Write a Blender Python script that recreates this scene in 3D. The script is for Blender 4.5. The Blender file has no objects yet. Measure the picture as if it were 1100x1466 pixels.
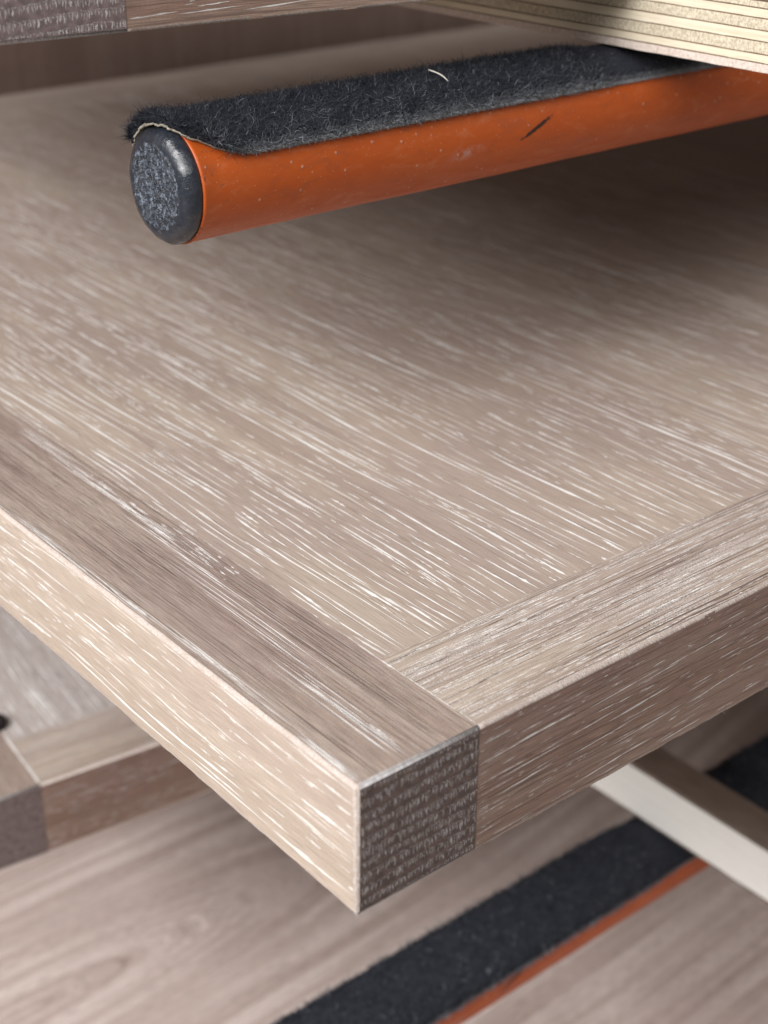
import bpy, bmesh, math, random
import numpy as np
from mathutils import Matrix, Vector

S = 0.001                      # everything below is written in millimetres
rng = np.random.default_rng(7)
random.seed(7)
scene = bpy.context.scene
COL = scene.collection

# ------------------------------------------------------------------ camera
CAM_POS = (-99.844, -126.913, 124.035)
RIGHT = Vector((0.77415457, -0.63297746, 0.00492386))
DOWN = Vector((-0.28685053, -0.35774157, -0.8886719))
FWD = Vector((0.56427075, 0.686557, -0.45851719))
cd = bpy.data.cameras.new('camera')
cam = bpy.data.objects.new('camera', cd)
COL.objects.link(cam)
cam.matrix_world = Matrix(((RIGHT.x, -DOWN.x, -FWD.x, CAM_POS[0]*S),
                           (RIGHT.y, -DOWN.y, -FWD.y, CAM_POS[1]*S),
                           (RIGHT.z, -DOWN.z, -FWD.z, CAM_POS[2]*S),
                           (0, 0, 0, 1)))
cd.sensor_fit = 'VERTICAL'
cd.sensor_height = 36.0
cd.lens = 53.74
cd.clip_start = 0.002
cd.clip_end = 20.0
cd.dof.use_dof = True
cd.dof.focus_distance = 0.243
cd.dof.aperture_fstop = 22.0
cd.dof.aperture_blades = 0
scene.camera = cam

# ------------------------------------------------------------------ room light
world = bpy.data.worlds.new('World')
scene.world = world
world.use_nodes = True
bg = world.node_tree.nodes['Background']
bg.inputs['Color'].default_value = (1.0, 0.95, 0.91, 1)
bg.inputs['Strength'].default_value = 0.215

def area(name, loc, target, sx, sy, watts, col):
    ld = bpy.data.lights.new(name, 'AREA')
    ld.shape = 'RECTANGLE'; ld.size = sx*S; ld.size_y = sy*S
    ld.energy = watts; ld.color = col
    o = bpy.data.objects.new(name, ld); COL.objects.link(o)
    o.location = Vector(loc)*S
    d = (Vector(target)-Vector(loc)).normalized()
    o.rotation_euler = d.to_track_quat('-Z', 'Y').to_euler()
    return o
# daylight from a window to the left of the rack
area('window_light', (-1150, 40, 860), (40, 60, 0), 900, 640, 31.0, (1.0, 0.985, 0.985))
# dimmer soft fill lamp, added overhead at the front left
area('fill_light', (-620, -680, 1050), (60, 60, 0), 1100, 700, 9.5, (1.0, 0.97, 0.95))

scene.view_settings.view_transform = 'Standard'
scene.view_settings.look = 'None'
scene.view_settings.exposure = 0.04
scene.view_settings.gamma = 1.0
scene.render.engine = 'CYCLES'
scene.cycles.max_bounces = 4

# ------------------------------------------------------------------ node helpers
class NT:
    def __init__(self, name):
        self.mat = bpy.data.materials.new(name)
        self.mat.use_nodes = True
        self.t = self.mat.node_tree
        self.n = self.t.nodes
        for x in list(self.n): self.n.remove(x)
        self.out = self.n.new('ShaderNodeOutputMaterial')
        self.b = self.n.new('ShaderNodeBsdfPrincipled')
        self.t.links.new(self.b.outputs[0], self.out.inputs['Surface'])
        tc = self.n.new('ShaderNodeTexCoord')
        sc = self.n.new('ShaderNodeVectorMath'); sc.operation = 'SCALE'
        sc.inputs['Scale'].default_value = 1000.0
        self.t.links.new(tc.outputs['Object'], sc.inputs[0])
        self.mm = sc.outputs[0]
        sp = self.n.new('ShaderNodeSeparateXYZ'); self.t.links.new(self.mm, sp.inputs[0])
        self.x, self.y, self.z = sp.outputs
    def put(self, sock, v):
        if v is None: return
        if hasattr(v, 'is_linked'): self.t.links.new(v, sock)
        else:
            if isinstance(v, (tuple, list)) and len(v) == 3 and sock.type == 'RGBA': v = (*v, 1)
            sock.default_value = v
    def m(self, op, a, b=None, c=None, clamp=False):
        nd = self.n.new('ShaderNodeMath'); nd.operation = op; nd.use_clamp = clamp
        self.put(nd.inputs[0], a); self.put(nd.inputs[1], b)
        if c is not None: self.put(nd.inputs[2], c)
        return nd.outputs[0]
    def add(self, a, b): return self.m('ADD', a, b)
    def sub(self, a, b): return self.m('SUBTRACT', a, b)
    def mul(self, a, b): return self.m('MULTIPLY', a, b)
    def vec(self, x, y, z=0.0):
        nd = self.n.new('ShaderNodeCombineXYZ')
        for s, v in zip(nd.inputs, (x, y, z)): self.put(s, v)
        return nd.outputs[0]
    def noise(self, v, scale=1.0, detail=2.0, rough=0.5, dist=0.0, dim='2D'):
        nd = self.n.new('ShaderNodeTexNoise'); nd.noise_dimensions = dim
        self.put(nd.inputs['Vector'], v)
        nd.inputs['Scale'].default_value = scale; nd.inputs['Detail'].default_value = detail
        nd.inputs['Roughness'].default_value = rough; nd.inputs['Distortion'].default_value = dist
        return nd.outputs[0]
    def vor(self, v, scale=1.0, feat='F1', dim='2D', rand=1.0):
        nd = self.n.new('ShaderNodeTexVoronoi'); nd.voronoi_dimensions = dim; nd.feature = feat
        self.put(nd.inputs['Vector'], v); nd.inputs['Scale'].default_value = scale
        nd.inputs['Randomness'].default_value = rand
        return nd.outputs['Distance'], nd.outputs['Color']
    def step(self, v, a, b, lo=0.0, hi=1.0):
        nd = self.n.new('ShaderNodeMapRange'); nd.interpolation_type = 'SMOOTHSTEP'
        self.put(nd.inputs['Value'], v); self.put(nd.inputs['From Min'], a); self.put(nd.inputs['From Max'], b)
        self.put(nd.inputs['To Min'], lo); self.put(nd.inputs['To Max'], hi)
        return nd.outputs[0]
    def chan(self, col, i):
        nd = self.n.new('ShaderNodeSeparateColor'); self.put(nd.inputs[0], col); return nd.outputs[i]
    def mix(self, f, a, b, mode='MIX'):
        nd = self.n.new('ShaderNodeMix'); nd.data_type = 'RGBA'; nd.blend_type = mode
        self.put(nd.inputs[0], f); self.put(nd.inputs[6], a); self.put(nd.inputs[7], b)
        return nd.outputs[2]
    def bump(self, h, dist, strength=1.0, normal=None):
        nd = self.n.new('ShaderNodeBump'); nd.inputs['Strength'].default_value = strength
        nd.inputs['Distance'].default_value = dist*S
        self.put(nd.inputs['Height'], h)
        if normal is not None: self.t.links.new(normal, nd.inputs['Normal'])
        return nd.outputs[0]
    def done(self, col, rough, normal=None, spec=0.5):
        self.put(self.b.inputs['Base Color'], col); self.put(self.b.inputs['Roughness'], rough)
        self.b.inputs['Specular IOR Level'].default_value = spec
        if normal is not None: self.t.links.new(normal, self.b.inputs['Normal'])
        return self.mat

# ------------------------------------------------------------------ materials
LIME = (0.86, 0.855, 0.84)
def oak(name, across, along, cols, seed=0.0, dark=0.5, fine=0.35, speckle=None, wave=1.0, rough=0.55,
        band_period=6.0, dark_w=0.32, rings=None):
    """limed oak seen on a long-grain face.  across / along name the axes of that face."""
    k = NT(name)
    ax = {'x': k.x, 'y': k.y, 'z': k.z}
    u0 = k.add(ax[across], seed*13.7); v0 = k.add(ax[along], seed*31.1)
    if rings:                                   # cathedral figure: long nested ellipses
        ru, rv, asp = rings
        du = k.sub(ax[across], ru); dv = k.mul(k.sub(ax[along], rv), asp)
        u0 = k.m('SQRT', k.add(k.mul(du, du), k.mul(dv, dv)))
    w1 = k.mul(k.sub(k.noise(k.vec(k.mul(u0, 1/22), k.mul(v0, 1/80)), 1, 1), 0.5), 3.0*wave)
    u = k.add(u0, w1); v = v0
    band = k.noise(k.vec(k.mul(u, 1/band_period), k.mul(v, 1/260)), 1, 3, 0.55)
    tone = k.noise(k.vec(k.mul(u0, 1/30), k.mul(v0, 1/60)), 1, 1)
    c = k.mix(k.step(band, 0.36, 0.64), cols[0], cols[1])
    c = k.mix(k.mul(k.step(tone, 0.35, 0.68), 0.6), c, cols[2])
    f1 = k.noise(k.vec(k.mul(u, 1/0.16), k.mul(v, 1/5.0)), 1, 1, 0.6)
    f2 = k.noise(k.vec(k.mul(u0, 1/0.07), k.mul(v, 1/0.45)), 1, 1, 0.6)
    fib = k.add(k.mul(f1, 0.62), k.mul(f2, 0.38))
    c = k.mix(1.0, c, k.mix(k.step(fib, 0.3, 0.7), (1-fine,)*3, (1+fine*0.65,)*3), 'MULTIPLY')
    hl = k.noise(k.vec(k.mul(u, 1/dark_w), k.mul(v, 1/55)), 1, 1, 0.5)
    hl = k.mul(k.step(hl, 0.60, 0.70), dark)
    c = k.mix(hl, c, cols[3])
    if speckle:
        sp_p, sp_lo, amt = speckle
        bandm = k.step(k.noise(k.vec(k.mul(u, 1/sp_p), k.mul(v, 1/45)), 1, 1, 0.5), sp_lo, sp_lo+0.1)
        g = k.noise(k.vec(k.mul(u, 1/0.16), k.mul(v, 1/0.34)), 1, 2, 0.7)
        c = k.mix(k.mul(k.mul(bandm, k.step(g, 0.47, 0.62)), amt), c, LIME)
    fb = k.noise(k.vec(k.mul(u0, 1/0.16), k.mul(v0, 1/5.0)), 1, 1, 0.6)
    return k.done(c, k.step(fib, 0.2, 0.8, rough-0.09, rough+0.1), k.bump(fb, 0.05, 0.7), 0.42)

TAN = ((0.400, 0.322, 0.270), (0.458, 0.380, 0.314), (0.390, 0.312, 0.274), (0.16, 0.118, 0.098))
BROWN = ((0.335, 0.258, 0.218), (0.395, 0.318, 0.270), (0.318, 0.242, 0.214), (0.095, 0.066, 0.057))
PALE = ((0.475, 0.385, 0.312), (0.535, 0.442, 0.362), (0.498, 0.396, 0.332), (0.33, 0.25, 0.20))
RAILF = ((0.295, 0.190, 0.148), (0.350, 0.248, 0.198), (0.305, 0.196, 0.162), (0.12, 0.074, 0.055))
GREY = ((0.46, 0.405, 0.38), (0.53, 0.475, 0.445), (0.45, 0.395, 0.38), (0.26, 0.21, 0.19))
M_panel = oak('oak_panel_top', 'x', 'y', TAN, 1.0, dark=0.35, fine=0.16)
M_stile_top = oak('oak_stile_top', 'x', 'y', BROWN, 2.0, dark=0.75, fine=0.30, wave=0.35, dark_w=0.22, band_period=4.0)
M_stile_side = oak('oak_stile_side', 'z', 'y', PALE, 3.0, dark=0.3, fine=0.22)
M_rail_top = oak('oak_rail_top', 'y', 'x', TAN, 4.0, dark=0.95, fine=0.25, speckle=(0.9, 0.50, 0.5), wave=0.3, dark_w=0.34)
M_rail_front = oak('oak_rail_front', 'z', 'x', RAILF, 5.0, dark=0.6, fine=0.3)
M_under = oak('oak_underside', 'x', 'y', BROWN, 6.0, dark=0.3)
M_low_panel = oak('oak_lower_panel_top', 'x', 'y', GREY, 7.0, dark=0.3)
M_base_panel = oak('oak_base_panel_top', 'y', 'x', ((0.50, 0.405, 0.362), (0.68, 0.59, 0.545), (0.52, 0.425, 0.385), (0.30, 0.225, 0.195)), 8.0,
                   dark=0.4, wave=1.2, band_period=4.5, dark_w=1.4, rings=(226.0, 40.0, 0.16))
M_back = oak('oak_back_panel', 'x', 'z', ((0.30, 0.205, 0.170), (0.35, 0.25, 0.210), (0.28, 0.19, 0.16), (0.12, 0.08, 0.06)), 9.0, dark=0.3)

def endgrain(name, darkc):
    k = NT(name)
    x = k.x; z = k.z
    fine = k.noise(k.vec(k.mul(x, 1/0.12), k.mul(z, 1/0.22)), 1, 1, 0.7)
    big = k.noise(k.vec(k.mul(x, 1/1.6), k.mul(z, 1/1.2)), 1, 2)
    c = k.mix(k.step(big, 0.3, 0.7), darkc, tuple(q*1.6 for q in darkc))
    c = k.mix(k.step(fine, 0.52, 0.72, 0.0, 0.35), c, tuple(q*2.6 for q in darkc))
    c = k.mix(k.step(fine, 0.30, 0.42, 0.5, 0.0), c, tuple(q*0.5 for q in darkc))
    return k.done(c, 0.7, k.bump(fine, 0.10, 0.9), 0.3)
M_end = endgrain('oak_end_grain', (0.104, 0.074, 0.066))
M_end_top = endgrain('oak_end_grain_upper', (0.15, 0.115, 0.112))

def edge_mat(name, base, pale):
    k = NT(name)
    n1 = k.noise(k.vec(k.mul(k.add(k.x, k.y), 1/0.22), k.mul(k.add(k.z, k.sub(k.x, k.y)), 1/0.7)), 1, 3, 0.65)
    n2 = k.noise(k.mm, 0.35, 2, 0.5, 0, '3D')
    c = k.mix(k.mul(k.step(n1, 0.38, 0.62), k.step(n2, 0.25, 0.6, 0.45, 1.0)), base, pale)
    return k.done(c, 0.62, k.bump(n1, 0.10, 0.9), 0.35)
M_edge_side = edge_mat('oak_sanded_edge', (0.50, 0.40, 0.33), (0.66, 0.60, 0.57))
M_edge_end = edge_mat('oak_sanded_end_edge', (0.33, 0.30, 0.29), (0.60, 0.60, 0.61))
M_edge_rail = edge_mat('oak_sanded_rail_edge', (0.38, 0.30, 0.255), (0.58, 0.52, 0.48))

def plain(name, col, rough, spec=0.5, nscale=0.8, namt=0.2, bump=0.05):
    k = NT(name)
    n = k.noise(k.mm, nscale, 4, 0.6, 0, '3D')
    c = k.mix(1.0, col, k.mix(n, (1-namt,)*3, (1+namt,)*3), 'MULTIPLY')
    return k.done(c, rough, k.bump(n, bump, 0.6), spec)
def lime_mat(name, woodc):
    k = NT(name)
    at = k.n.new('ShaderNodeAttribute'); at.attribute_name = 'shade'
    n = k.noise(k.mm, 6.0, 2, 0.7, 0, '3D')
    f = k.mul(at.outputs['Fac'], k.step(n, 0.3, 0.55, 0.62, 1.0))
    return k.done(k.mix(f, woodc, LIME), 0.6, None, 0.35)
M_lime_panel = lime_mat('lime_in_panel', (0.42, 0.35, 0.29))
M_lime_stile = lime_mat('lime_in_stile', (0.30, 0.24, 0.20))
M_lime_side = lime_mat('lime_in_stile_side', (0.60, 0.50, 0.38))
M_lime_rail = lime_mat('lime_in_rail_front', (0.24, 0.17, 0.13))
M_pore_shade = plain('open_pore', (0.115, 0.085, 0.070), 0.8, 0.2)  # open pores, and groove shade painted beside the panel's lime strokes
M_ray = lime_mat('pale_medullary_rays', (0.14, 0.105, 0.10))
M_filler = plain('lime_filler', (0.80, 0.79, 0.77), 0.7, 0.3, 3.0, 0.25)

# plywood
def ply_mat(name, cols, chip):
    k = NT(name)
    if chip:      # veneer cut across: chopped fibres
        a = k.noise(k.vec(k.mul(k.y, 1/0.30), k.mul(k.z, 1/0.5), k.mul(k.x, 1/0.5)), 1, 3, 0.65, 0.8, '3D')
        b = k.noise(k.vec(k.mul(k.y, 1/0.11), k.mul(k.z, 1/0.22), k.x), 1, 2, 0.6, 0, '3D')
        h = k.add(k.mul(a, 0.7), k.mul(b, 0.3))
        c = k.mix(k.step(h, 0.34, 0.62), cols[0], cols[1])
        return k.done(c, 0.75, k.bump(h, 0.28, 1.0), 0.25)
    a = k.noise(k.vec(k.mul(k.y, 1/22), k.mul(k.z, 1/0.5), k.mul(k.x, 1/0.5)), 1, 3, 0.6, 0, '3D')
    b = k.noise(k.vec(k.mul(k.y, 1/2.2), k.mul(k.z, 1/0.12), k.mul(k.x, 1/0.3)), 1, 2, 0.6, 0, '3D')
    h = k.add(k.mul(a, 0.6), k.mul(b, 0.4))
    c = k.mix(k.step(h, 0.32, 0.66), cols[0], cols[1])
    return k.done(c, 0.6, k.bump(h, 0.08, 0.8), 0.35)
M_ply_long = ply_mat('plywood_long_veneer', ((0.64, 0.55, 0.40), (0.78, 0.71, 0.56)), False)
M_ply_cross = ply_mat('plywood_cross_veneer', ((0.40, 0.33, 0.23), (0.74, 0.67, 0.52)), True)
M_ply_skin = ply_mat('plywood_skin_veneer', ((0.56, 0.44, 0.37), (0.76, 0.68, 0.61)), True)
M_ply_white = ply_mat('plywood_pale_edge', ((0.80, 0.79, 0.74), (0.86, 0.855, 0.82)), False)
M_glue = plain('plywood_glue_line', (0.16, 0.095, 0.06), 0.6, 0.3)
M_film = oak('plywood_brown_film', 'x', 'y', ((0.15, 0.108, 0.082), (0.20, 0.155, 0.125), (0.16, 0.118, 0.095), (0.07, 0.05, 0.04)), 3.3, dark=0.3, rough=0.45)

def tube_mat():
    k = NT('orange_enamel')
    x, y, z = k.x, k.y, k.z
    n = k.noise(k.mm, 0.09, 3, 0.6, 0, '3D')
    c = k.mix(n, (0.43, 0.072, 0.008), (0.52, 0.102, 0.013))
    # dust nibs in the paint
    d, cc = k.vor(k.mm, 0.75, dim='3D')
    r = k.chan(cc, 0)
    nib = k.mul(k.step(d, 0.06, 0.20, 1.0, 0.0), k.step(r, 0.45, 0.5))
    d2, cc2 = k.vor(k.mm, 2.2, dim='3D')
    nib2 = k.mul(k.step(d2, 0.05, 0.22, 1.0, 0.0), k.step(k.chan(cc2, 0), 0.62, 0.66))
    dust = k.m('MAXIMUM', k.mul(nib, 0.6), k.mul(nib2, 0.55))
    c = k.mix(dust, c, (0.62, 0.40, 0.30))
    # scuffs: greyish rubbed places along the near end and under the carpet
    def blot(cx, cz, rx, rz, tilt=0.0):
        dx = k.mul(k.sub(x, cx), 1/rx); dz = k.mul(k.sub(k.sub(z, cz), k.mul(k.sub(x, cx), tilt)), 1/rz)
        return k.m('SQRT', k.add(k.mul(dx, dx), k.mul(dz, dz)))
    sn = k.noise(k.mm, 0.9, 4, 0.7, 0, '3D')
    sc = k.mul(k.step(k.add(blot(38.5, -1.2, 4.2, 1.1, 0.12), k.mul(k.sub(sn, 0.5), 2.2)), 0.35, 1.0, 1.0, 0.0), k.step(sn, 0.40, 0.62))
    c = k.mix(k.mul(sc, 0.5), c, (0.52, 0.36, 0.32))
    grime = k.noise(k.vec(k.mul(x, 0.22), k.mul(z, 0.5), k.mul(y, 0.5)), 1, 4, 0.65, 0.6, '3D')
    c = k.mix(k.step(grime, 0.50, 0.68, 0.0, 0.3), c, (0.25, 0.065, 0.028))
    c = k.mix(k.step(grime, 0.46, 0.28, 0.0, 0.22), c, (0.62, 0.26, 0.13))
    front = k.step(y, -2.0, -4.0)
    chips = k.mul(k.step(k.noise(k.mm, 1.5, 3, 0.6, 0, '3D'), 0.64, 0.67), k.step(x, 1.0, 5.0, 1.0, 0.0))
    c = k.mix(k.mul(chips, 0.75), c, (0.20, 0.075, 0.045))
    # black rubbed mark
    mk = k.step(k.add(blot(50.2, 0.25, 2.9, 0.36, 0.42), k.mul(k.sub(k.noise(k.mm, 2.2, 4, 0.75, 0, '3D'), 0.5), 1.7)), 0.70, 1.05, 1.0, 0.0)
    c = k.mix(k.mul(k.mul(mk, front), 0.95), c, (0.018, 0.013, 0.012))
    rub = k.step(k.noise(k.vec(k.mul(x, 0.1), k.mul(z, 0.6), k.mul(y, 0.6)), 1, 3, 0.6, 0, '3D'), 0.4, 0.7)
    hgt = k.add(k.add(k.mul(nib, 0.8), k.mul(nib2, 0.5)), k.mul(k.noise(k.mm, 0.8, 2, 0.5, 0, '3D'), 0.35))
    hgt = k.sub(hgt, k.mul(chips, 0.8))
    return k.done(c, k.step(rub, 0, 1, 0.42, 0.56), k.bump(hgt, 0.12, 0.8), 0.45)
M_tube = tube_mat()

def cap_mat():
    k = NT('black_plastic_cap')
    rr = k.m('SQRT', k.add(k.mul(k.y, k.y), k.mul(k.z, k.z)))
    face = k.step(k.add(rr, k.mul(k.noise(k.mm, 1.2, 2, 0.6, 0, '3D'), 0.8)), 4.9, 5.4, 1.0, 0.06)
    n = k.noise(k.mm, 1.9, 4, 0.72, 0, '3D')
    n2 = k.noise(k.mm, 0.6, 2, 0.6, 0, '3D')
    glint = k.mul(k.step(k.noise(k.mm, 2.1, 4, 0.75, 0, '3D'), 0.46, 0.68), face)
    c = k.mix(n2, (0.009, 0.012, 0.019), (0.019, 0.024, 0.034))
    c = k.mix(k.mul(glint, 0.46), c, (0.38, 0.45, 0.56))  # bluish-white glints of the rough face painted into its colour
    return k.done(c, k.step(n2, 0.3, 0.7, 0.22, 0.42), k.bump(k.mul(n, k.add(face, 0.30)), 0.30, 1.0), 0.8)
M_cap = cap_mat()
M_backing = plain('carpet_backing', (0.40, 0.36, 0.29), 0.85, 0.2, 2.5, 0.45, 0.2)
M_feltbase = plain('carpet_felt_base', (0.030, 0.033, 0.042), 0.95, 0.1, 2.5, 0.5, 0.3)

def fibre_mat():
    k = NT('carpet_fibre')
    at = k.n.new('ShaderNodeAttribute'); at.attribute_name = 'shade'
    c = k.mix(at.outputs['Fac'], (0.012, 0.016, 0.027), (0.44, 0.47, 0.51))
    return k.done(c, 0.62, None, 0.35)
M_fibre = fibre_mat()
M_sliver = plain('pale_wood_sliver', (0.78, 0.74, 0.66), 0.6, 0.3)
M_lint = plain('pale_lint', (0.62, 0.63, 0.66), 0.6, 0.4)
M_disc = plain('disc_black', (0.02, 0.016, 0.016), 0.7, 0.3)

# ------------------------------------------------------------------ object helpers
def link(name, me, parent=None, mats=()):
    for m in mats: me.materials.append(m)
    o = bpy.data.objects.new(name, me); COL.objects.link(o)
    if parent: o.parent = parent
    return o
def empty(name, loc, label, cat, rz=0.0, group=None):
    o = bpy.data.objects.new(name, None); COL.objects.link(o)
    o.empty_display_size = 0.01
    o.location = Vector(loc)*S; o.rotation_euler = (0, 0, rz)
    o['label'] = label; o['category'] = cat
    if group: o['group'] = group
    return o
def tag(o, label, cat, group=None):
    o['label'] = label; o['category'] = cat
    if group: o['group'] = group

def chamfer_box(name, lo, hi, bev, parent, mats, cuts=None, jit=0.0, keep=None, seed=0):
    """box lo..hi (mm) with sanded edges.  mats: dict of face keys '+x'... plus 'edge+', default"""
    keys = ['-x', '+x', '-y', '+y', '-z', '+z']
    mlist = []; idx = {}
    for kk, mm in mats.items():
        if mm not in mlist: mlist.append(mm)
        idx[kk] = mlist.index(mm)
    bm = bmesh.new()
    bmesh.ops.create_cube(bm, size=1.0)
    for v in bm.verts:
        v.co = Vector([lo[i] + (v.co[i]+0.5)*(hi[i]-lo[i]) for i in range(3)])
    L = int(np.argmax([hi[i]-lo[i] for i in range(3)]))
    if bev > 0:
        es = list(bm.edges)
        if keep: es = [e for e in es if keep((e.verts[0].co+e.verts[1].co)/2)]
        bmesh.ops.bevel(bm, geom=es, offset=bev, segments=2, profile=0.6, affect='EDGES', clamp_overlap=True)
    if cuts:
        a, b, n = cuts
        for i in range(n+1):
            pos = a+(b-a)*i/n
            co = Vector((0, 0, 0)); co[L] = pos
            no = Vector((0, 0, 0)); no[L] = 1
            bmesh.ops.bisect_plane(bm, geom=list(bm.verts)+list(bm.edges)+list(bm.faces), plane_co=co, plane_no=no)
    if jit > 0:
        rr = random.Random(seed)
        ctr = [(lo[i]+hi[i])/2 for i in range(3)]
        for v in bm.verts:
            j = rr.uniform(-1, 1)*jit
            for i in range(3):
                if i != L and abs(abs(v.co[i]-ctr[i])-(hi[i]-lo[i])/2) > 1e-4:
                    v.co[i] += j
    bm.normal_update()
    for f in bm.faces:
        n = f.normal
        a = max(range(3), key=lambda i: abs(n[i]))
        if abs(n[a]) > 0.985:
            kk = ('+' if n[a] > 0 else '-')+'xyz'[a]
            f.material_index = idx.get(kk, idx['all'])
        else:
            b = sorted(range(3), key=lambda i: -abs(n[i]))[:2]
            ek = 'edge_'+''.join(sorted('xyz'[i] for i in b))
            f.material_index = idx.get(ek, idx.get('edge', idx['all']))
            f.smooth = True
    for v in bm.verts: v.co *= S
    me = bpy.data.meshes.new(name); bm.to_mesh(me); bm.free()
    return link(name, me, parent, mlist)

# ------------------------------------------------------------------ framed oak panels
T = 22.0; W = 22.0
def strokes(name, parent, mat, place, U, V, items, wave=0.3, slope=0.0, seed=0, wig=0.0):
    """slim lime-filled pores lying in a face.  items rows: u, v, length, half width, shade"""
    r = np.random.default_rng(seed)
    it = np.array(items, float)
    e0 = np.clip(it[:, 1]-it[:, 2]/2, *V); e1 = np.clip(it[:, 1]+it[:, 2]/2, *V)
    it[:, 1] = (e0+e1)/2; it[:, 2] = e1-e0
    it = it[it[:, 2] > 0.12]; n = len(it)
    u0, v0, L, w, sh = it.T
    K = 12
    t = np.linspace(0, 1, K)[None]
    v = v0[:, None]+(t-0.5)*L[:, None]
    f1, f2 = r.uniform(0, 6.28, 2)
    def field(u, v): return wave*(1.0*np.sin(v/17+f1+u*0.11)+0.5*np.sin(v/7.3+f2+u*0.37))
    u = u0[:, None]+field(u0[:, None], v)-field(u0, v0)[:, None]+slope*(v-v0[:, None])
    u += np.cumsum(r.normal(0, 0.028, (n, K)), 1)*np.minimum(1, L[:, None]/10)
    if wig: u += wig*0.16*np.sin(t*r.uniform(4, 9, n)[:, None]+r.uniform(0, 6.28, n)[:, None])+np.cumsum(r.normal(0, 0.035*wig, (n, K)), 1)
    pk = r.uniform(0.3, 0.7, n)[:, None]
    prof = np.where(t < pk, t/pk, (1-t)/(1-pk))
    hw = w[:, None]*(np.clip(prof, 0, 1)**0.55)*(1+0.55*r.uniform(-1, 1, (n, K)))
    hw = np.maximum(hw, 0.008)
    a = np.clip(u-hw, *U); b = np.clip(u+hw*r.uniform(0.6, 1.2, (n, K)), *U)
    v = np.clip(v, *V)
    h = 0.006+0.010*r.uniform(0, 1, n)[:, None]*np.ones((1, K))
    PA = place(a, v, h); PB = place(b, v, h)
    X = np.stack([PA, PB], 2).reshape(-1, 3)*S
    base = (np.arange(n)*K*2)[:, None, None]
    i = np.arange(K-1)[None, :, None]*2
    F = (base+i+np.array([0, 1, 3, 2])[None, None]).reshape(-1, 4)
    me = bpy.data.meshes.new(name)
    me.vertices.add(len(X)); me.vertices.foreach_set('co', X.astype(np.float32).ravel())
    me.loops.add(F.size); me.loops.foreach_set('vertex_index', F.astype(np.int32).ravel())
    me.polygons.add(len(F)); me.polygons.foreach_set('loop_start', (np.arange(len(F))*4).astype(np.int32))
    me.update(calc_edges=True)
    at = me.attributes.new('shade', 'FLOAT', 'POINT')
    at.data.foreach_set('value', np.repeat(np.clip(sh, 0, 1), K*2).astype(np.float32))
    o = link(name, me, parent, (mat,)); o['kind'] = 'stuff'
    return o
def top_at(z): return lambda u, v, h: np.stack([u, v, z+h], -1)           # across x, along y
def railtop_at(z): return lambda u, v, h: np.stack([v, u, z+h], -1)       # across y, along x
def side_at(x): return lambda u, v, h: np.stack([x-h, v, u], -1)          # across z, along y
def front_at(y): return lambda u, v, h: np.stack([v, y-h, u], -1)         # across z, along x

def ring_lines(U, V, sp, Lm, gap, hw, sh, seed, fleck=0.25):
    """pores strung along growth-ring lines"""
    r = np.random.default_rng(seed); out = []
    u = U[0]+r.uniform(0, sp[1])
    while u < U[1]:
        kind = r.uniform(0, 1)                    # long clean rings, or rings of short flecks
        lm = Lm*(1.5 if kind > 0.6 else (0.75 if kind > 0.25 else 0.3))
        gp = gap*(1.0 if kind > 0.25 else 0.5)
        wv = hw*r.uniform(0.7, 1.3); bright = r.uniform(0.65, 1.0)
        v = V[0]-r.uniform(0, lm)
        while v < V[1]:
            L = r.gamma(2.6, lm/2.6)+0.6
            if r.uniform() < 0.93:
                out.append((u+r.normal(0, 0.16), v+L/2, L, wv*r.uniform(0.55, 1.25)*min(1, 0.38+L/16), sh*bright*r.uniform(0.6, 1.1)))
            if r.uniform() < fleck:
                L2 = r.gamma(2.0, lm/7)+0.4
                out.append((u+r.normal(0, 0.5), v+r.uniform(0, L), L2, wv*0.7*r.uniform(0.5, 1.1), sh*r.uniform(0.4, 0.95)))
            v += L+r.exponential(gp)
        u += r.uniform(*sp)*(0.45 if r.uniform() < 0.18 else 1)
    return out

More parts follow.
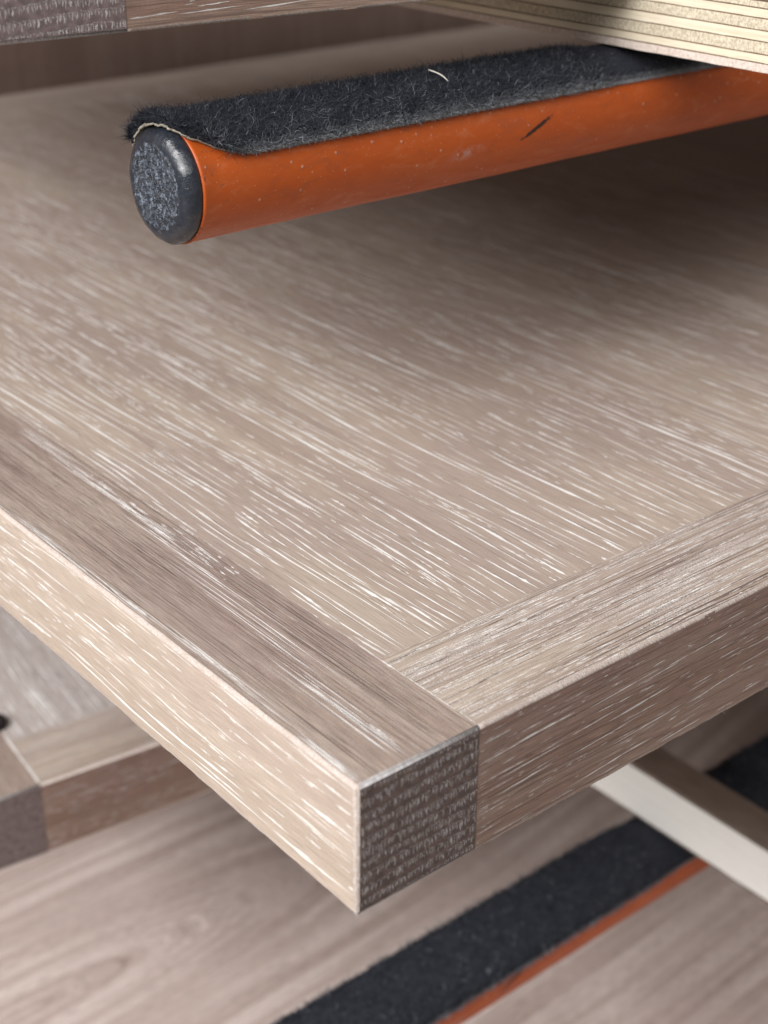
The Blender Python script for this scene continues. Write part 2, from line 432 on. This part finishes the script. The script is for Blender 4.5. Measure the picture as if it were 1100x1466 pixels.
def framed_panel(loc, rz, label, LX, LY, m_panel, m_end, detail=True, W0=22.0, seed=0, group='framed oak panels stacked on the rack'):
    root = empty('framed_oak_panel', loc, label, 'panel', rz, group)
    b = 0.62
    ct = (0.0, 110.0, 55) if detail else None
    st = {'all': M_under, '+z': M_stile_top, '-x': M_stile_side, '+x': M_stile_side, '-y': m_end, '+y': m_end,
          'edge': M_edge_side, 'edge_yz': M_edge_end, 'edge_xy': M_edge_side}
    stile = chamfer_box('stile', (0, 0, -T), (W0-0.03, LY, 0), b, root, st, ct, 0.06, keep=lambda m: m.x < W0-1, seed=1)
    chamfer_box('stile', (LX-W+0.04, 0, -T), (LX, LY, 0), b, root, st, None, 0)
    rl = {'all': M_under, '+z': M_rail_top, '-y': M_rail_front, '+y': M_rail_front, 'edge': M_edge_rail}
    rail = chamfer_box('rail', (W0+0.03, 0.04, -T+0.03), (LX-W-0.1, W-0.03, -0.03), 0.50, root, rl, (W0+1, 240.0, 88) if detail else None, 0.06,
                       keep=lambda m: m.y < 5 and m.x > W0+1, seed=2)
    chamfer_box('rail', (W0+0.10, LY-W+0.05, -T+0.03), (LX-W-0.1, LY-0.05, -0.03), 0.55, root, rl)
    pn = {'all': M_under, '+z': m_panel, 'edge': m_panel}
    board = chamfer_box('panel_board', (W0+0.03, W+0.03, -T+4), (LX-W-0.1, LY-W-0.1, -0.02), 0.03, root, pn)
    # lime in the open pores
    far = 260 if detail else 130
    pan = ring_lines((W0+0.8, min(LX-W, W0+far)), (W+0.1, LY-W), (1.0, 2.4), 22.0, 4.0, 0.20, 1.3, 11+seed, 0.3)
    strokes('lime_pores', board, M_lime_panel, top_at(-0.02), (W0+0.2, LX-W-0.2), (W+0.15, LY-W-0.2), pan, 0.40, 0.0, 21+seed)
    if detail:
        rd = np.random.default_rng(77+seed)  # dark lines hugging the lime strokes: groove shade painted in for relief
        dk = [(u+(w+rd.uniform(0.03, 0.16))*rd.choice((-1, 1, 1)), v+rd.normal(0, L*0.15), L*rd.uniform(0.4, 0.9), rd.uniform(0.02, 0.06), 0) for (u, v, L, w, q) in pan if rd.uniform() < 0.5]
        strokes('pores_and_groove_shade', board, M_pore_shade, top_at(-0.024), (W0+0.2, LX-W-0.2), (W+0.15, LY-W-0.2), dk, 0.40, 0.0, 21+seed)
    strokes('lime_pores', rail, M_lime_rail, front_at(0.04), (-T+0.7, -0.7), (W0+0.3, min(LX-W, W0+190)),
            ring_lines((-T+0.8, -0.8), (W0+0.2, min(LX-W, W0+190)), (0.8, 1.7), 5.0, 4.5, 0.105, 1.2, 12+seed, 0.5), 0.05, 0.045, 22+seed)
    r = np.random.default_rng(5+seed)
    # white line along the joints, uneven like worked-in wax
    it = []; v = 0.7
    while v < min(LY, 180):
        L = r.gamma(2.5, 2.2)+1; hwid = (0.10 if v < W else 0.055)*r.uniform(0.5, 1.5)*(1 if detail else 4.5)
        it.append((W0+0.03+r.normal(0, 0.03), v+L/2, L*1.1, hwid, r.uniform(0.6, 1.1))); v += L*(0.95 if v < W else r.uniform(0.9, 1.4))
    strokes('joint_lime', stile, M_lime_panel, top_at(0.004), (W0-0.3, W0+0.4), (0.6, 180), it, 0.0, 0.0, 31)
    it = []; v = W0+0.3
    while v < 190:
        L = r.gamma(2.0, 1.6)+0.4
        it.append((W-0.01+r.normal(0, 0.03), v+L/2, L, 0.05*r.uniform(0.4, 1.5), r.uniform(0.3, 1.0))); v += L*r.uniform(1.0, 1.7)
    strokes('joint_lime', rail, M_lime_panel, railtop_at(-0.01), (W-0.3, W+0.3), (W0+0.2, 190), it, 0.0, 0.0, 32)
    # end grain: rows of pores crossed by short wriggling rays
    if detail:
        itv = []; ith = []
        nrow = 11 if seed == 0 else 10
        z = -0.5
        while z > -T+0.3:
            pitch = r.uniform(1.7, 2.3)
            x = 0.5
            while x < W0-0.2:
                zc = z+0.28*math.sin(x/6.0+z*0.4)+0.10*math.sin(x/1.7+z)+0.03*(x-11)
                if r.uniform() < 0.90:
                    L = pitch*r.uniform(0.35, 0.80)
                    itv.append((x+r.normal(0, 0.08), zc-L/2-r.uniform(-0.10, 0.15), L, r.uniform(0.06, 0.115), r.uniform(0.28, 0.66)))
                x += r.uniform(0.30, 0.54)
            x = 0.3
            while x < W0-0.3:
                zc = z+0.28*math.sin(x/6.0+z*0.4)+0.10*math.sin(x/1.7+z)+0.03*(x-11)
                L = r.gamma(1.5, 0.16)+0.14
                if r.uniform() < 0.85:
                    ith.append((zc+r.normal(0, 0.07), x+L/2, L, r.uniform(0.06, 0.13), r.uniform(0.18, 0.52)))
                x += L+r.exponential(0.14)
            z -= pitch
        g = 1.0 if seed == 0 else 1.1
        itv = np.array(itv); itv[:, 4] *= g; ith = np.array(ith); ith[:, 4] *= g
        strokes('medullary_rays', stile, M_ray, lambda u, v, h: np.stack([u, -h, v], -1), (0.7, W0-0.1), (-T+0.7, -0.7), itv, 0.0, 0.0, 41, wig=0.32)
        strokes('pore_rows', stile, M_ray, front_at(-0.012), (-T+0.7, -0.7), (0.7, W0-0.1), ith, 0.0, 0.0, 42, wig=0.2)
    if detail and seed == 0:
        it = ring_lines((-T+0.9, -1.0), (0.7, 130), (1.1, 2.4), 12.0, 4.5, 0.20, 1.2, 13, 0.5)
        strokes('lime_pores', stile, M_lime_side, side_at(0.0), (-T+0.75, -0.75), (0.75, 131), it, 0.45, 0.0, 23)
        it = []
        for ln in range(9):                      # bright bundle of fine lines crossing the stile towards the panel joint
            off = (ln-4)*0.34; v = r.uniform(0, 6)
            while v < 128:
                L = r.gamma(4, 4.5); vm = v+L/2
                c = np.interp(vm, [0, 12, 19, 33, 48, 65, 84, 102, 130], [8.8, 9.3, 9.8, 11.4, 14.4, 17.2, 18.3, 18.8, 19.5])
                p = 0.92 if abs(ln-4) < 3 else 0.5
                if r.uniform() < p: it.append((c+off+r.normal(0, 0.05), vm, L*1.15, r.uniform(0.045, 0.10), r.uniform(0.7, 1.1)))
                v += L*r.uniform(0.8, 1.25)
        for q in range(40):                      # flecks where the bundle nears the joint
            v = r.uniform(55, 110); it.append((r.normal(19.2, 0.9), v, r.gamma(2, 1.6), r.uniform(0.08, 0.2), r.uniform(0.5, 1.0)))
        for q in range(40):                      # a second, thinner one along the outer arris
            v = r.uniform(2, 95); c = np.interp(v, [0, 10, 38, 60, 95], [1.0, 1.2, 2.4, 1.4, 1.0])
            it.append((c+r.normal(0, 0.28), v, r.gamma(3, 4), r.uniform(0.04, 0.11), r.uniform(0.6, 1.0)))
        for q in range(150):                     # scattered hairlines
            it.append((r.uniform(1.2, 21), r.uniform(1, 130), r.gamma(2.5, 7), r.uniform(0.02, 0.05), r.uniform(0.15, 0.5)))
        strokes('lime_pores', stile, M_lime_stile, top_at(0.0), (0.75, 21.9), (0.75, 131), it, 0.06, 0.0, 24)
        # rail: bands of chopped bright pores
        it = []; u = 0.9
        while u < W-0.3:
            amt = r.uniform(0, 1); v = W0+0.2
            gate = r.uniform(0, 6.28)
            while v < 190:
                L = r.gamma(2.0, 1.6)+0.3
                on = math.sin(v/13+gate)+math.sin(v/5.1+gate*2)*0.5
                if on > 0.7-1.9*amt and r.uniform() < 0.85:
                    it.append((u+r.normal(0, 0.09), v+L/2, L, r.uniform(0.035, 0.10), r.uniform(0.55, 1.1)))
                v += L*r.uniform(0.7, 1.3)+r.exponential(0.25)
            u += r.uniform(0.28, 0.66)
        strokes('lime_pores', rail, M_lime_panel, railtop_at(-0.03), (0.8, W-0.2), (W0+0.2, 190), it, 0.10, 0.0, 25)
        dk = [(r.uniform(1, W-0.4), r.uniform(W0, 190), r.gamma(3, 7), r.uniform(0.03, 0.075), 0) for q in range(130)]
        strokes('pores_and_groove_shade', rail, M_pore_shade, railtop_at(-0.034), (0.8, W-0.2), (W0+0.2, 190), dk, 0.10, 0.0, 25)
        dk = [(r.uniform(1, 21.6), r.uniform(0, 130), r.gamma(3, 8), r.uniform(0.02, 0.06), 0) for q in range(150)]
        strokes('pores_and_groove_shade', stile, M_pore_shade, top_at(-0.003), (0.75, 21.9), (0.75, 131), dk, 0.06, 0.0, 24)
        dk = [(r.uniform(-T+1, -1), r.uniform(W0, 190), r.gamma(2.5, 3), r.uniform(0.02, 0.06), 0) for q in range(260)]
        strokes('pores_and_groove_shade', rail, M_pore_shade, front_at(0.042), (-T+0.7, -0.7), (W0+0.3, 190), dk, 0.05, 0.045, 22)
    return root

def away(p, s):          # a point seen in the same direction, s times as far from where the photograph was taken
    return tuple(CAM_POS[i]+s*(p[i]-CAM_POS[i]) for i in range(3))
SU = 1.42; SL = 1.808
main = framed_panel((0, 0, 0), 0.0, 'large limed oak panel in the middle, its sharp corner pointing at the viewer', 620, 410, M_panel, M_end)
ub = away((-15.62, 18.43, 95.0), SU); ur = math.radians(-5.9)
upper = framed_panel((ub[0]-22.0*math.cos(ur), ub[1]-22.0*math.sin(ur), ub[2]+T), ur, 'oak panel at the top edge, its end grain corner cut off above the orange tube', 620, 300, M_panel, M_end_top, True, 22.0, 1)
lower = framed_panel((11.0, 174.9, -118.0), math.radians(-6.2), 'blurred oak panel at lower left, below the large panel', 520, 220, M_low_panel, M_end_top, False, seed=2)

# lowest board
base = empty('oak_board', (0, 0, -245), 'broad blurred oak board filling the bottom, grain running sideways', 'board')
chamfer_box('board', (-260, -160, -22), (760, 620, 0), 0.6, base, {'all': M_under, '+z': M_base_panel, 'edge': M_edge_rail})
# panel standing behind the stack
back = empty('back_panel', (0, 436, -245), 'dim brown panel standing upright behind the large oak panel', 'panel')
chamfer_box('board', (-100, 0, 0.1), (900, 18, 420), 0.6, back, {'all': M_back})

# ------------------------------------------------------------------ plywood strips
def ply_strip(loc, rz, label, width, layers, y0, y1, sc):
    root = empty('plywood_strip', loc, label, 'plywood strip', rz, 'plywood strips bearing on the carpeted tubes')
    root.scale = (sc, sc, sc)
    z = 0.0
    for i, (th, mat) in enumerate(layers):
        inset = random.uniform(0.0, 0.10)
        g = 0.075 if sc < 1.6 else 0.012
        o = chamfer_box('ply_layer', (inset, y0, z+g), (width-inset*0.5, y1, z+th-g), 0.06, root, {'all': mat},
                        (y0, 120.0, 90), 0.03, seed=i)
        z += th
    chamfer_box('glue_core', (0.16, y0+0.2, 0.12), (width-0.16, y1-0.2, z-0.12), 0, root, {'all': M_glue})
    return root, z
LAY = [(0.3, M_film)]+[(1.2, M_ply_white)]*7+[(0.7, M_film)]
LAYU = [(1.15, M_ply_skin), (1.05, M_ply_long), (1.5, M_ply_cross), (1.3, M_ply_long), (1.4, M_ply_cross), (1.15, M_ply_long), (0.85, M_ply_cross), (0.3, M_film)]
ply_strip(away((57.2, 0, 86.0), SU), math.radians(3.0), 'pale layered plywood strip at top right, resting on the orange tube', 7.0, LAYU, -45, 190, SU)
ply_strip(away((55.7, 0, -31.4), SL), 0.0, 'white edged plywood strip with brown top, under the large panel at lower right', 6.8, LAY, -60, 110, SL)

# ------------------------------------------------------------------ carpeted tubes
def ring_mesh(name, prof, nseg, jitter=None, closed_end=False):
    """revolve prof [(x, r)] about X"""
    verts = []; faces = []
    for (x, r) in prof:
        for j in range(nseg):
            a = 2*math.pi*j/nseg
            verts.append((x, r*math.cos(a), r*math.sin(a)))
    for i in range(len(prof)-1):
        for j in range(nseg):
            j2 = (j+1) % nseg
            faces.append((i*nseg+j, (i+1)*nseg+j, (i+1)*nseg+j2, i*nseg+j2))
    if closed_end:
        verts.append((prof[-1][0], 0, 0)); c = len(verts)-1; i = len(prof)-1
        for j in range(nseg): faces.append((i*nseg+j, c, i*nseg+(j+1) % nseg))
    v = np.array(verts)
    if jitter is not None: v = jitter(v)
    me = bpy.data.meshes.new(name)
    me.from_pydata((v*S).tolist(), [], faces)
    bm = bmesh.new(); bm.from_mesh(me); bmesh.ops.recalc_face_normals(bm, faces=bm.faces); bm.to_mesh(me); bm.free()
    for p in me.polygons: p.use_smooth = True
    return me

def fibres(name, roots, dirs, lengths, radii, shade, curl, parent, mat):
    n = len(roots); K = 4; NS = 3
    t = np.linspace(0, 1, K)
    rnd = rng.normal(size=(n, 3)); rnd -= (rnd*dirs).sum(1)[:, None]*dirs
    rnd /= np.linalg.norm(rnd, axis=1)[:, None]+1e-9
    r2 = np.cross(dirs, rnd)
    ph = rng.uniform(0, 2*np.pi, n)
    pts = np.empty((n, K, 3))
    for i in range(K):
        bend = curl*lengths*t[i]**1.6
        wig = 0.25*curl*lengths*np.sin(ph+t[i]*4.5)*t[i]
        pts[:, i] = roots+dirs*(lengths*t[i]*(1-0.25*np.minimum(curl, 1.5)*t[i]))[:, None]+rnd*bend[:, None]+r2*wig[:, None]
    V = np.empty((n, K, NS, 3))
    for i in range(K):
        rr = radii*(1.0-0.72*t[i])
        for s in range(NS):
            a = 2*np.pi*s/NS
            V[:, i, s] = pts[:, i]+(rnd*np.cos(a)+r2*np.sin(a))*rr[:, None]
    V = V.reshape(-1, 3)*S
    basei = (np.arange(n)*K*NS)[:, None]
    q = []
    for i in range(K-1):
        for s in range(NS):
            s2 = (s+1) % NS
            q.append([i*NS+s, i*NS+s2, (i+1)*NS+s2, (i+1)*NS+s])
    q = np.array(q)
    F = (basei[:, None]+q[None]).reshape(-1, 4)
    me = bpy.data.meshes.new(name)
    me.vertices.add(len(V)); me.vertices.foreach_set('co', V.astype(np.float32).ravel())
    me.loops.add(F.size); me.loops.foreach_set('vertex_index', F.astype(np.int32).ravel())
    me.polygons.add(len(F)); me.polygons.foreach_set('loop_start', (np.arange(len(F))*4).astype(np.int32))
    me.polygons.foreach_set('use_smooth', np.ones(len(F), bool))
    me.update(calc_edges=True)
    at = me.attributes.new('shade', 'FLOAT', 'POINT')
    at.data.foreach_set('value', np.repeat(shade, K*NS).astype(np.float32))
    o = link(name, me, parent, (mat,))
    o['kind'] = 'stuff'
    return o

def carpet_tube(sc, loc, r, length, label, nf, front_deg, end_fn, x_hi, press=None, fw=0.045, bright=1.0):
    root = empty('carpeted_rack_tube', loc, label, 'tube', 0.0, 'orange rack tubes with a carpet strip on top')
    root.scale = (sc, sc, sc)
    wob = lambda v: v
    prof = [(0.25, r*0.90), (0.06, r*0.94), (-0.06, r*0.985), (0.0, r*1.006), (0.25, r*1.012), (0.6, r)]
    prof += [(x, r) for x in np.linspace(3, length, 60)]
    def wv(v):
        a = np.arctan2(v[:, 2], v[:, 1]); v = v.copy()
        s = 1+0.004*np.sin(v[:, 0]*0.13+a*2)+0.003*np.sin(v[:, 0]*0.37-a)
        v[:, 1] *= s; v[:, 2] *= s
        return v
    link('tube', ring_mesh('tube', prof, 96, wv), root, (M_tube,))
    # moulded plug
    cp = [(0.9, r*0.90), (-0.03, r*0.93), (-0.05, r*0.985), (-0.5, r*0.992), (-1.1, r*0.975), (-1.6, r*0.93), (-1.95, r*0.86), (-2.12, r*0.78)]
    cp += [(-2.16, r*0.76*(1-i/34)) for i in range(1, 34)]
    def cv(v):
        v = v.copy(); rad = np.hypot(v[:, 1], v[:, 2])
        a = np.arctan2(v[:, 2], v[:, 1])
        m = np.clip((r*0.82-rad)/(r*0.1), 0, 1)
        v[:, 0] += m*(rng.normal(0, 0.055, len(v))+0.12*np.sin(v[:, 1]*1.9)*np.sin(v[:, 2]*1.3+1))
        m2 = (v[:, 0] < -0.2)*(1-m)
        k = 1+m2*(0.008*np.sin(a*7+1)+0.006*np.sin(a*17)+rng.normal(0, 0.0025, len(v)))
        v[:, 1] *= k; v[:, 2] *= k
        return v
    link('end_cap', ring_mesh('end_cap', cp, 128, cv, True), root, (M_cap,))
    # carpet strip: backing wrapped over the crown, felt, then pile
    A0, A1 = math.radians(30), math.radians(front_deg)
    NA = 48; xs_n = 120
    def lift(x, a):      # the loose end rises a little off the plug
        return 0.03-0.55*np.clip((-0.7-x)/1.9, 0, 1)**1.3+0.16*np.clip((3.0-x)/4.0, 0, 1)*np.clip((math.radians(150)-a)/0.6, 0, 1)
    def pressed(x):
        if press is None: return np.zeros_like(x)
        return np.exp(-((x-press)/6.5)**4)
    def sheet(name, h0, h1, mat, inset, par, front=0.0):
        verts = []; faces = []
        for side, hh in ((0, h0), (1, h1)):
            for i in range(NA+1):
                a = A0+(A1-A0)*(i/NA)
                a = A0+inset+(A1-A0-2*inset-front)*(i/NA)
                xe = end_fn(a)+inset*3+0.14*math.sin(a*23)+0.10*math.sin(a*57+1)+random.uniform(-0.05, 0.05)
                for j in range(xs_n+1):
                    f = (j/xs_n)**1.6
                    x = xe+(x_hi-xe)*f
                    e = min(i, NA-i)/NA
                    h = hh if side == 0 else h0+(hh-h0)*min(1.0, 0.35+e*9)
                    rr = r+h*(1-0.35*float(pressed(np.array(x))))+lift(x, a)
                    if side: rr += 0.05*math.sin(x*1.7+a*9)+random.uniform(-0.03, 0.03)
                    verts.append((x, rr*math.cos(a), rr*math.sin(a)))
        n1 = (NA+1)*(xs_n+1); w = xs_n+1
        for i in range(NA):
            for j in range(xs_n):
                p = i*w+j
                faces.append((p, p+1, p+w+1, p+w)); faces.append((n1+p, n1+p+w, n1+p+w+1, n1+p+1))
        for j in range(xs_n):
            for i in (0, NA):
                p = i*w+j; faces.append((p, p+1, n1+p+1, n1+p))
        for i in range(NA):
            for j in (0, xs_n):
                p = i*w+j; faces.append((p, p+w, n1+p+w, n1+p))
        me = bpy.data.meshes.new(name); me.from_pydata((np.array(verts)*S).tolist(), [], faces)
        bm = bmesh.new(); bm.from_mesh(me); bmesh.ops.recalc_face_normals(bm, faces=bm.faces); bm.to_mesh(me); bm.free()
        for p in me.polygons: p.use_smooth = True
        return link(name, me, par, (mat,))
    strip = sheet('carpet_strip', 0.03, 0.30, M_backing, 0.0, root)
    sheet('felt', 0.28, 1.15, M_feltbase, 0.012, strip, 0.05)
    # pile
    n = nf; ne = nf//4
    a = np.concatenate([rng.uniform(A0+0.01, A1-0.01, n-ne), rng.uniform(A1-0.13, A1+0.005, ne)])
    xe = np.array([end_fn(q) for q in a])
    x = xe+0.10+(x_hi-xe)*rng.uniform(0, 1, n)
    x[:n//20] = xe[:n//20]+rng.exponential(0.5, n//20)
    edge = np.clip((a-(A1-0.14))/0.10, 0, 1)
    endm = np.clip(1-(x-xe)/1.3, 0, 1)
    lf = np.array([lift(xx, aa) for xx, aa in zip(x, a)])
    pr = pressed(x)
    rr = r+lf+(1.06-edge*1.0*rng.uniform(0, 1, n)-0.35*endm*rng.uniform(0, 1, n))*(1-0.45*pr)
    rad = np.stack([np.zeros(n), np.cos(a), np.sin(a)], 1)
    roots = np.stack([x, rr*np.cos(a), rr*np.sin(a)], 1)
    tilt = rng.normal(0, 0.5, (n, 3)); tilt[:, 0] += -0.05-0.7*endm
    tang = np.stack([np.zeros(n), -np.sin(a), np.cos(a)], 1)
    dirs = rad*(1-0.35*edge)[:, None]+tilt*0.8+tang*(edge*0.55)[:, None]
    dirs[:, 2] += 0.05
    dirs /= np.linalg.norm(dirs, axis=1)[:, None]
    lengths = np.minimum(rng.gamma(8.0, 0.080, n), 1.1)*(1-0.62*pr)*(1-0.60*edge)*(1+0.5*endm*(rng.uniform(0, 1, n) < 0.4))
    long = rng.uniform(0, 1, n) < 0.004
    lengths = np.where(long & (pr < .1), lengths*1.7, lengths)
    mott = 0.75+0.5*np.sin(x*0.9+a*5)*np.sin(x*0.37-a*3+1)
    dustz = np.clip((a-math.radians(112))/math.radians(30), 0, 1)
    shade = mott*rng.beta(1.0, 13.0, n)*(0.8+1.4*dustz)+0.6*(rng.uniform(0, 1, n) < 0.065)*rng.uniform(0, 1, n)+edge*rng.uniform(0.25, 0.9, n)
    shade = shade*bright
    fibres('pile', roots, dirs, lengths, np.full(n, fw)*rng.uniform(0.6, 1.3, n), shade, np.minimum(rng.gamma(2.5, 0.42, n), 1.6), strip, M_fibre)
    return root

def end_upper(a):
    d = math.degrees(a)
    return float(np.interp(d, [30, 75, 95, 105, 114, 124, 132, 139, 143, 146, 149], [-1.2, -1.5, -1.3, -1.0, -0.6, 0.5, 1.9, 3.2, 4.3, 5.4, 7.2]))
RT = 6.6
TUBE = (-11.77, 17.77, 78.34)
carpet_tube(SU, away(TUBE, SU), RT, 340, 'orange tube with round black end cap and carpet strip, above the large panel', 60000, 149, end_upper, 110.0, press=70.0)
carpet_tube(SL, away((-30.0, -4.55, -38.6), SL), 6.0, 300, 'blurred orange tube under black carpet, crossing the bottom edge of the picture', 26000, 164, lambda a: -1.5, 190.0, press=89.0, fw=0.075, bright=0.8)

# ------------------------------------------------------------------ raised fibres on the sanded arrises of the near corner
def arris_fuzz(parent, p0, p1, outward, n, ln, name='raised_fibres'):
    p0 = np.array(p0, float); p1 = np.array(p1, float)
    t = rng.uniform(0, 1, n)[:, None]
    roots = p0+(p1-p0)*t+rng.normal(0, 0.12, (n, 3))
    d = np.array(outward, float)[None]+rng.normal(0, 0.75, (n, 3)); d /= np.linalg.norm(d, axis=1)[:, None]
    fibres(name, roots, d, rng.gamma(3.0, ln/3, n), np.full(n, 0.022)*rng.uniform(0.6, 1.4, n), rng.uniform(0.5, 1.0, n), rng.gamma(2, 0.4, n), parent, M_lime_side)
st0 = [o for o in main.children if o.name.startswith('stile')][0]
rl0 = [o for o in main.children if o.name.startswith('rail')][0]
arris_fuzz(st0, (0.18, 0.18, -21.8), (0.18, 0.18, -0.3), (-0.8, -0.5, 0), 420, 0.34)
arris_fuzz(st0, (0.2, 0.3, -0.2), (0.2, 90, -0.2), (-0.6, 0, 0.6), 900, 0.22)
arris_fuzz(st0, (0.3, 0.2, -0.2), (21.8, 0.2, -0.2), (0, -0.6, 0.6), 260, 0.24)
arris_fuzz(rl0, (22.3, 0.25, -0.2), (150, 0.25, -0.2), (0, -0.6, 0.6), 700, 0.22)
arris_fuzz(rl0, (22.3, 0.25, -21.8), (150, 0.25, -21.8), (0, -0.6, -0.6), 300, 0.22)

# ------------------------------------------------------------------ small loose bits
def sliver(name, p0, p1, wid, label, cat, mat, bend=0.3):
    p0 = Vector(p0); p1 = Vector(p1); d = (p1-p0); L = d.length; d.normalize()
    s = d.cross(Vector((0, 0, 1))).normalized(); u = s.cross(d)
    vs = []; fs = []; K = 9
    for i in range(K):
        t = i/(K-1)
        c = d*(t*L)+u*(math.sin(t*math.pi)*bend)+s*(0.08*math.sin(t*7))
        w = wid*(math.sin(math.pi*min(1, t*0.85+0.10))**0.6)*random.uniform(0.8, 1.15)
        for a in range(5):
            q = 2*math.pi*a/5
            vs.append(c+s*(w*math.cos(q))+u*(w*0.5*math.sin(q)))
    for i in range(K-1):
        for a in range(5):
            b = (a+1) % 5
            fs.append((i*5+a, i*5+b, (i+1)*5+b, (i+1)*5+a))
    fs.append(tuple(range(4, -1, -1))); fs.append(tuple((K-1)*5+a for a in range(5)))
    me = bpy.data.meshes.new(name); me.from_pydata([tuple(v*S) for v in vs], [], fs)
    o = link(name, me, None, (mat,)); o.location = p0*S
    tag(o, label, cat)
    return o
def on_tube(x, deg, h):
    a = math.radians(deg); return (x, TUBE[1]+h*math.cos(a), TUBE[2]+h*math.sin(a))
sliver('wood_splinter', away(on_tube(24.6, 99, 8.4), SU), away(on_tube(25.6, 118, 8.2), SU), 0.25, 'tiny white wood splinter caught in the black carpet of the orange tube', 'splinter', M_sliver)

# raised dark disc in place of an unidentified spot on the lower left panel
def disc(loc):
    me = ring_mesh('dark_disc', [(0.0, 3.6), (-0.3, 4.0), (-1.4, 4.0), (-1.9, 3.7), (-2.0, 3.0), (-1.9, 1.0)], 40, lambda v: np.stack([v[:, 2], v[:, 1], -v[:, 0]], 1), True)
    o = link('dark_disc', me, None, (M_disc,)); o.location = Vector(loc)*S
    tag(o, 'small dark round pad on the blurred lower left panel at the picture edge', 'disc')
disc((35.0, 204.0, -118.0))
